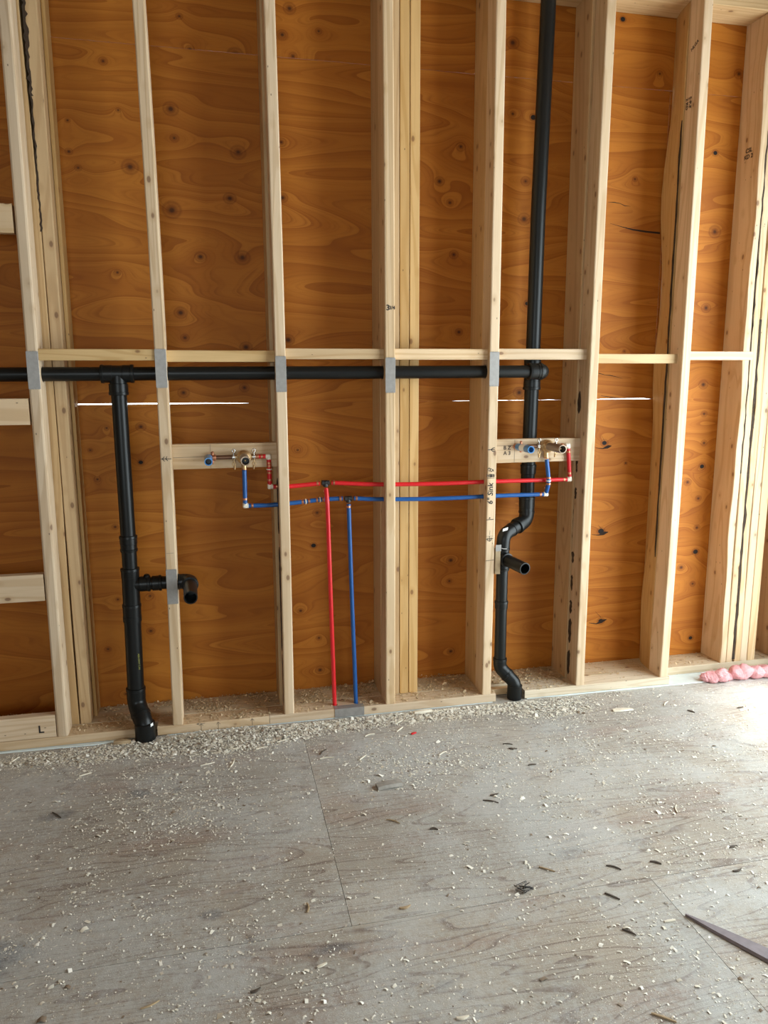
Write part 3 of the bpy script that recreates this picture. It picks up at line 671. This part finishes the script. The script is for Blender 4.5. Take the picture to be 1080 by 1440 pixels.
# ------------------------------------------------------------------ shower valves
def valve(name, c, cap_x, barrel_mat, label, capw):
    c = Vector(c); root = empty(name, c, label=label, cat='valve')
    def add(mb, n_, mat): o = mb.build(n_, mat, root); return o
    # coordinates below are relative to the valve centre
    b = MB(); b.lathe((0, .030, 0), (0, -1, 0), [(0, .018), (.004, .0250), (.026, .0260), (.030, .022), (.040, .0195), (.043, .0165)], 24)
    b.lathe((-.040, .018, 0), (1, 0, 0), [(0, .0095), (.080, .0095)], 16); b.lathe((0, .018, -.045), (0, 0, 1), [(0, .0095), (.045, .0105)], 16)
    add(b, 'valve_body', brass)
    add(hollow(MB(), (0, -.010, 0), (0, -.128, 0), .0162, .0128, .07), 'barrel_sleeve', barrel_mat)
    add(MB().lathe((0, -.098, 0), (0, -1, 0), [(0, .0035), (.012, .0035), (.014, .002)], 12), 'cartridge_stem', brass)
    add(MB().lathe((0, -.088, 0), (0, -1, 0), [(0, .0126), (.012, .0126), (.013, .010)], 18), 'bore_shade_disc', black_p)  # black disc added so the sleeve bore reads as deep shade
    for s in (-1, 1):
        n_ = add(MB().lathe((s*.030, .018, 0), (s, 0, 0), [(0, .011), (.001, .0135), (.011, .0135), (.012, .011)], 6), 'union_nut', chrome)
        for q in (-1, 1):
            k = MB(); pts = [(s*.036 + .0055*math.cos(a), .006, q*.024 + .0065*math.sin(a)) for a in lin(0, 2*math.pi, 10)]
            k.tube(pts, .0020, 6, False); k.lathe((s*.036, .006, q*.017), (0, 0, -q), [(0, .002), (.010, .002)], 6); o = k.build('mounting_ear', chrome if q > 0 else brass, n_)
            o.parent = n_
        add(MB().lathe((s*.034, .008, -.030), (0, .3, -1), [(0, .0035), (.014, .0035), (.016, .0015)], 8), 'stop_screw', brass)
    add(MB().lathe((.042, .018, 0), (1, 0, 0), [(0, .0085), (.012, .0085)], 14), 'outlet_stub', copper)
    dx = cap_x - c.x
    add(MB().tube([(-.040, .018, 0), (dx+.012, .018, 0)], .0080, 14), 'shower_arm_pipe', aged)
    e = MB(); e.lathe((dx+.026, .018, 0), (-1, 0, 0), [(0, .0095), (.002, .0115), (.016, .0115)], 14); e.lathe((dx, .030, 0), (0, -1, 0), [(0, .012), (.024, .0125), (.026, .0115)], 16)
    for q in (-1, 1): e.lathe((dx+.014, .014, q*.010), (0, 0, q), [(0, .004), (.010, .0055), (.013, .003)], 8)
    add(e, 'drop_ear_elbow', copper)
    cp_ = add(hollow(MB(), (dx, .008, 0), (dx, -.118, 0), .0138, .0105, .05), 'test_cap', cap_blue)
    MB().lathe((dx, -.076, 0), (0, -1, 0), [(0, .0103), (.010, .0103), (.011, .009)], 16).build('cap_bore_disc', cap_blue if capw else black_p, cp_)  # disc added in the cap bore; the black one paints its shaded inside
    if capw: MB().lathe((dx, -.030, 0), (0, -1, 0), [(0, .0142), (.045, .0142)], 20, False).build('white_band', label_w, cp_)
    return root
valve('shower_valve', (.681, .022, 1.033), .556, bronze, 'brass shower valve with dark sleeve on the left backing board', False)
valve('shower_valve', (1.866, .022, 1.046), 1.742, bronze, 'brass shower valve in front of the black vent stack', True)

# ------------------------------------------------------------------ PEX lines
YP = .045
def pex(name, label, runs, elbows, tees, rings, coups, mat):
    root = empty(name, runs[0][0], label=label, cat='water pipe')
    def add(mb, n_, m): o = mb.build(n_, m, root); o.location = -Vector(root.location); return o
    for r in runs:
        pts = [Vector(p) for p in r]; out = [pts[0]]
        for i in range(len(pts)-1):                       # smooth the bends of long runs
            a, b = pts[i], pts[i+1]; p_ = pts[i-1] if i else a-(b-a); n_ = pts[i+2] if i+2 < len(pts) else b+(b-a)
            for k in range(1, 7):
                t = k/6; out.append(.5*((2*a)+(b-p_)*t+(2*p_-5*a+4*b-n_)*t*t+(3*a-p_-3*b+n_)*t**3))
        add(MB().tube(out, .0083, 14), 'pipe', mat)
    for (c, d1, d2) in elbows:
        c = Vector(c); m = MB()
        for d in (d1, d2): d = Vector(d).normalized(); m.lathe(c-d*.007, d, [(0, .0075), (.0012, .0092), (.017, .0092), (.019, .008)], 14)
        add(m, 'elbow', ivory)
        for d in (d1, d2): rings.append((c+Vector(d).normalized()*.0255, d))
    for (c, ds) in tees:
        c = Vector(c); m = MB()
        for d in ds: d = Vector(d).normalized(); m.lathe(c-d*.006, d, [(0, .008), (.001, .0098), (.020, .0098), (.021, .0085)], 14); rings.append((c+d*.031, d))
        add(m, 'tee', black_p)
    for (c, d) in coups:
        c = Vector(c); d = Vector(d).normalized()
        add(MB().lathe(c-d*.0022, d, [(0, .0095), (.0005, .0108), (.0040, .0108), (.0044, .0095)], 14), 'coupling', ivory)
        rings += [(c+d*.012, d), (c-d*.012, d)]
    for (c, d) in rings:
        c = Vector(c); d = Vector(d).normalized()
        add(MB().lathe(c-d*.004, d, [(0, .0085), (.0006, .0096), (.0074, .0096), (.008, .0085)], 14), 'crimp_ring', copper)
    return root
X, NX, Z, NZ = (1, 0, 0), (-1, 0, 0), (0, 0, 1), (0, 0, -1)
rz = lambda x: pdist(x, RZ); bz = lambda x: pdist(x, BZ)
pex('red_water_line', 'bright red plastic water line linking both shower valves', [
    [(.735, .040, 1.033), (.764, .040, 1.033)], [(.771, .040, 1.026), (.772, .041, .928)],
    [(.779, .042, .920), (.839, YP, .918), (.958, YP, .9255)], [(1.002, YP, .9265), (1.191, YP, .914), (1.432, YP, .909), (1.636, YP, .910), (1.966, YP, .908)],
    [(1.974, YP, .916), (1.960, .041, 1.038)], [(.981, .041, .906), (.982, .026, .863), (.984, .026, .80), (.990, .036, .537), (.997, YP, .25), (1.002, YP, .004)]],
    [((.771, .040, 1.033), NX, NZ), ((.772, .042, .920), Z, X), ((1.974, YP, .908), NX, (-.11, 0, 1)), ((1.959, .040, 1.046), NX, (.11, 0, -1))],
    [((.980, YP, .927), (NX, X, NZ))], [((.731, .040, 1.033), X)], [((.7715, .040, .985), Z)], red_m)
pex('blue_water_line', 'blue plastic water line running below the red one', [
    [(.681, .040, .985), (.680, .041, .860)], [(.688, .042, .852), (.785, YP, .851), (.904, YP, .859), (.958, .049, .863), (1.000, .051, .864), (1.045, .047, .8645)],
    [(1.087, YP, .8635), (1.205, YP, .856), (1.432, YP, .850), (1.668, YP, .852), (1.866, YP, .851)], [(1.874, .043, .859), (1.872, .023, .908), (1.868, .038, .992)],
    [(1.067, YP, .843), (1.069, YP, .75), (1.076, YP, .446), (1.083, YP, .2), (1.088, YP, .004)]],
    [((.680, .042, .852), Z, X), ((1.874, YP, .851), NX, (-.03, 0, 1))],
    [((1.066, YP, .864), (NX, X, NZ))], [((.681, .040, .990), Z), ((1.868, .040, 1.000), Z)], [((.904, YP, .859), (1, 0, .07)), ((.958, .049, .863), (1, .04, .05)), ((1.872, .023, .908), Z)], blue_m)

# ------------------------------------------------------------------ things on the floor
def gasket():
    top = []
    xs = lin(-1.3, .235, 12) + lin(.36, 1.65, 10) + lin(1.80, 3.05, 16)
    f_ = lambda x: -.016-.006*math.sin(x*6) if x < .2 else (.002 if x < 1.9 else -.004-.006*max(0, math.sin((x-2.1)*3.2)))
    mb = MB(); seg = [[x for x in xs if x < .24], [x for x in xs if .3 < x < 1.7], [x for x in xs if x > 1.75]]
    for sg in seg:
        mb.loft([[(x, f_(x), .0002), (x, .0885, .0002), (x, .0885, .0028), (x, f_(x)+.001, .0028)] for x in sg])
    return tag(mb.build('sill_gasket', gask), 'pale blue foam gasket strip under the partition sole plate', 'gasket')
gasket()
def insulation():
    bm = bmesh.new()
    pts = [(2.635, -.004, .018, .020), (2.66, -.012, .022, .027), (2.70, -.020, .027, .034), (2.742, -.010, .018, .020), (2.785, -.008, .028, .033), (2.82, -.012, .030, .036), (2.87, -.015, .028, .034), (2.92, -.012, .026, .032)]
    for x, y, z, r in pts:
        res = bmesh.ops.create_icosphere(bm, subdivisions=4, radius=r)
        for v in res['verts']: v.co = Vector((x, y, z)) + Vector((v.co.x*1.15, v.co.y, v.co.z*.85))
    from mathutils import noise
    for v in bm.verts:
        n_ = noise.noise_vector(v.co*22)*.010 + noise.noise_vector(v.co*70)*.003 + noise.noise_vector(v.co*190)*.0022
        v.co += n_; v.co.z = max(v.co.z, .0015)
    me = bpy.data.meshes.new('insulation_scrap'); bm.to_mesh(me); bm.free(); me.materials.append(pink)
    for p in me.polygons: p.use_smooth = True
    o = bpy.data.objects.new('insulation_scrap', me); COL.objects.link(o)
    fb_ = MB()
    vv = [v.co.copy() for v in me.vertices]
    for k in range(900):
        a = random.choice(vv); d = Vector((random.gauss(0, 1), random.gauss(0, 1), random.gauss(0, .8))).normalized()*random.uniform(.006, .018)
        b = a+d; b.z = max(b.z, .001); m_ = (a+b)/2+Vector((random.gauss(0, .003), random.gauss(0, .003), abs(random.gauss(0, .003)))); q = d.orthogonal().normalized()*.0006
        fb_.add([a-q, a+q, m_+q, m_-q, b], [(0, 1, 2, 3), (3, 2, 4)])
    f_ = fb_.build('loose_fibres', pink, o); f_['kind'] = 'stuff'
    return tag(o, 'fluffy pink fibreglass insulation scrap on the floor by the gasket strip', 'insulation')
insulation()
def scrap(name, mat, x, y, L, w_, h_, ang, label, cat, group=None, taper=.25, bend=.0):
    """flat split sliver of wood lying on the floor: tapered, slightly bowed"""
    n = 6; rings = []
    for i in range(n+1):
        t = i/n; ww = w_/2*(taper+(1-taper)*(math.sin(math.pi*min(1, .12+t*.95))**.6 if taper > .06 or L < .2 else min(1, t*1.5)**.7)); yy = bend*math.sin(math.pi*t); zz = .0006+h_*.25*math.sin(math.pi*t)
        rings.append([((t-.5)*L, yy-ww, zz), ((t-.5)*L, yy+ww, zz), ((t-.5)*L, yy+ww*.8, zz+h_), ((t-.5)*L, yy-ww*.8, zz+h_)])
    o = MB().loft(rings).build(name, mat, None, (x, y, 0)); o.rotation_euler.z = ang
    return tag(o, label, cat, group)
scrap('wood_offcut', greywood, 1.090, -.533, .085, .034, .011, .10, 'small grey wood offcut lying alone on the dusty floor', 'offcut', taper=.85)
scrap('stained_lath', purplewood, 1.795, -1.478, .46, .062, .006, math.radians(-57), 'long pointed purple-brown sliver of stained wood on the floor', 'sliver', taper=.05)
scrap('white_stick', chip_pale, 1.345, -.030, .075, .018, .010, .05, 'whitish stick lying against the pipe pierced sole plate', 'stick', taper=.5)
scrap('thin_lath', chip_pale, 1.41, -.030, .13, .005, .004, .06, 'thin pale lath strip lying along the pipe pierced sole plate', 'lath', taper=.6)
scrap('broad_chip', chip_pale, 2.131, -.187, .085, .026, .005, -.10, 'broad pale chip on the floor in front of the partition end', 'chip')
scrap('bark_wedge', chip_tan, .205, -.030, .060, .022, .012, -.1, 'reddish wedge of wood beside the thick drain foot', 'wedge')
LB = {'p': ('pale_splinter', chip_pale, 'pale wood splinter scattered on the dusty plywood floor', 'pale splinters on the floor'),
      't': ('tan_splinter', chip_tan, 'tan wood stick scattered on the dusty plywood floor', 'tan sticks on the floor'),
      'd': ('dark_splinter', chip_dark, 'dark bark sliver scattered on the dusty plywood floor', 'dark slivers on the floor')}
for k, x, y, L, ang in (('p', .647, -.109, .055, 60), ('p', .594, -.263, .060, 75), ('p', .51, -.254, .05, 15), ('p', .918, -.307, .05, -5), ('d', .913, -.259, .045, 50), ('p', 1.041, -.33, .04, 45), ('p', 1.234, -.09, .05, 35), ('p', 1.325, -.364, .04, 30), ('d', 1.574, -.352, .035, -20), ('d', 1.58, -.386, .03, -15), ('d', 1.38, -.695, .05, -30), ('p', 2.334, -.172, .05, 40), ('d', 2.605, -.27, .03, 10), ('d', 2.388, -.26, .03, -60), ('d', 1.6, -.51, .03, 0), ('p', 1.927, -.862, .045, 60), ('t', 1.411, -1.043, .045, -40), ('d', 1.591, -1.077, .04, -40), ('d', 1.714, -1.084, .03, -35), ('d', 1.529, -1.181, .04, -50), ('d', 1.503, -1.307, .035, -50), ('p', 1.621, -1.294, .03, 0), ('t', 1.443, -1.546, .05, -40), ('d', 1.968, -1.067, .03, 0), ('d', 1.912, -1.16, .03, 10), ('t', 1.056, -.732, .045, -40), ('d', 1.164, -.798, .025, -20), ('t', .758, -1.048, .035, 85), ('p', .768, -1.245, .025, 20), ('d', .617, -1.283, .024, 20), ('p', 1.035, -1.451, .028, 0), ('d', 1.406, -.659, .03, 10), ('d', .061, -.469, .05, -50), ('t', .395, -1.273, .04, 20), ('p', -.151, -.076, .05, 60), ('p', .108, -.234, .04, 20), ('p', .345, -.035, .045, 35), ('t', 1.00, -1.10, .03, 10), ('p', .70, -.18, .045, 10), ('p', .78, -.14, .05, 20), ('p', .60, -.16, .04, -10), ('p', 1.10, -.17, .04, 15), ('p', 1.22, -.15, .045, 45)):
    nm, mt, lb, gp = LB[k]
    scrap(nm, mt, x, y, L, random.uniform(.003, .0055) if L > .03 else random.uniform(.006, .009), .003, math.radians(ang), lb, 'splinter', gp, bend=random.uniform(-.005, .005), taper=random.uniform(.05, .5))
pts = [Vector((1.314, -1.106, .004))]
for k in range(26): pts.append(Vector((1.314+random.uniform(-.026, .026), -1.106+random.uniform(-.018, .018), random.uniform(.002, .016))))
tag(MB().tube(pts, .0011, 5).build('wire_tangle', wire_m), 'small crumpled tangle of dark wire on the floor', 'wire')
scrap('red_scrap', red_m, 1.263, -.194, .022, .010, .004, .3, 'tiny red plastic scrap among the sawdust', 'scrap')

# ------------------------------------------------------------------ sawdust
def vnoise(x, y, s, seed):
    g_ = np.random.default_rng(seed).random((64, 64)); fx, fy = (x/s) % 63, (y/s) % 63
    i, j = fx.astype(int), fy.astype(int); u, v = fx-i, fy-j; u = u*u*(3-2*u); v = v*v*(3-2*v)
    return g_[i, j]*(1-u)*(1-v)+g_[i+1, j]*u*(1-v)+g_[i, j+1]*(1-u)*v+g_[i+1, j+1]*u*v
def chips(name, x, y, z, L, W, label, tilt=.5, mat=chip_m):
    n = len(x); a = rng.random(n)*2*np.pi; ti = rng.normal(0, tilt, n)*.5; curl = rng.random(n)*.35*L
    dx, dy = np.cos(a), np.sin(a); px, py = -dy, dx
    V = np.zeros((n, 6, 3))
    for k, (s, h) in enumerate(((-.5, 0.), (0., 1.), (.5, 0.))):
        for q, e in enumerate((-.5, .5)):
            V[:, k*2+q, 0] = x + dx*L*s + px*W*e; V[:, k*2+q, 1] = y + dy*L*s + py*W*e
            V[:, k*2+q, 2] = z + .0006 + np.maximum(0, h*curl + e*W*np.sin(ti) + s*L*np.sin(ti*.7)) + .0004*q
    base = (np.arange(n)*6)[:, None]
    F = np.concatenate([base+np.array([[0, 2, 3, 1]]), base+np.array([[2, 4, 5, 3]])], 1).reshape(-1, 4)
    me = bpy.data.meshes.new(name); me.vertices.add(n*6); me.vertices.foreach_set('co', V.reshape(-1)); me.loops.add(F.size); me.loops.foreach_set('vertex_index', F.reshape(-1).astype(np.int32))
    me.polygons.add(len(F)); me.polygons.foreach_set('loop_start', (np.arange(len(F))*4).astype(np.int32)); me.update(calc_edges=True)
    me.materials.append(mat); o = bpy.data.objects.new(name, me); COL.objects.link(o)
    return tag(o, label, 'sawdust', kind='stuff')
N = 560000
x = rng.uniform(-.75, 3.2, N); y = rng.uniform(-1.75, 0, N)
cl = vnoise(x+5, y+5, .07, 3)*.6+vnoise(x+5, y+5, .023, 4)*.4
big = vnoise(x+5, y*1.3+5, .33, 5)
piles = np.zeros(N)
for (cx, cy_, rx, ry, s) in ((.55, -.07, .27, .09, 1.3), (.05, -.09, .35, .06, .45), (1.2, -.06, .28, .05, .8), (.85, -.05, .15, .06, .5), (1.85, -.10, .20, .09, .55), (1.55, -.05, .2, .05, .5), (1.2, -.42, .2, .09, .22), (.45, -.55, .25, .12, .12)):
    piles += s*np.exp(-((x-cx)/rx)**2-((y-cy_)/ry)**2)
rho = np.clip(piles*2.2*(.25+cl), 0, 1) + .20*np.clip((cl-.38)*3, 0, 1)*np.clip((big-.25)*2.4, 0.1, 1)*np.where(y > -.9, 1, .6) + .030
out = (y > -.018) | (((x-.285)**2+(y+.01)**2) < .0016) | (((x-1.752)**2+(y-.02)**2) < .0011) | (x > 2.66) & (y > -.06)
out |= (np.abs((x-1.795)*.839+(y+1.478)*.545) < .028) & (np.abs((x-1.795)*.545-(y+1.478)*.839) < .24)
keep = (rng.random(N) < rho) & ~out; x, y, pl_ = x[keep], y[keep], piles[keep]
pz = np.zeros(len(x))
for (cx, cy_, rx, ry, s) in ((.55, -.05, .25, .06, .020), (1.2, -.04, .26, .035, .007), (1.85, -.06, .18, .06, .006)):
    pz += s*np.exp(-((x-cx)/rx)**2-((y-cy_)/ry)**2)
L = np.clip(rng.lognormal(-5.78, .55, len(x)), .0014, .018)*np.where(pl_ > .25, 1.45, 1.0)
chips('sawdust', x, y, pz*rng.random(len(x)), L, L*rng.uniform(.25, .7, len(x)), 'pale sawdust and chips strewn over the plywood floor')
N = 150000
x = rng.uniform(-.7, 3.1, N); y = rng.uniform(.004, .222, N)
cl = vnoise(x+5, y+5, .06, 6)*.6+vnoise(x+5, y+5, .02, 7)*.4
rho = np.clip((cl-.2)*1.1, 0, 1)*np.where(x < 2.0, .75, .10)*np.where(y > .09, 1.0, .45)
occ = np.zeros(N, bool)
for i_ in range(7): occ |= (abs(x-FS[i_][0]) < .024) & (y < .093)
for a, b in ((0, .095), (.785, .83), (1.195, 1.36), (1.6, 1.648), (2.008, 2.055), (2.41, 2.457), (2.765, 2.955)): occ |= (x > a) & (x < b) & (y > .085)
occ |= (x < -.02) & (y < .042); occ |= (x > -.01) & (x < .105) & (y > .080)
occ |= (x > .245) & (x < .330) & (y < .055); occ |= (x > 1.658) & (x < 1.792) & (y < .092); occ |= (x > 2.455) & (y < .092); occ |= (x > .99) & (x < 1.10) & (y < .06)
keep = (rng.random(N) < rho) & ~occ; x, y = x[keep], y[keep]
L = np.clip(rng.lognormal(-5.35, .5, len(x)), .002, .022)
mound = np.clip((y-.09)/.13, 0, 1)*.016*vnoise(x+5, y+5, .09, 8)*np.where(x < 2.0, 1, .2)
chips('bay_sawdust', x, y, .0377+mound*rng.random(len(x)), L, L*rng.uniform(.22, .6, len(x)), 'sawdust and shavings heaped on the sole plates between the studs', .9, shaded_chip_m)
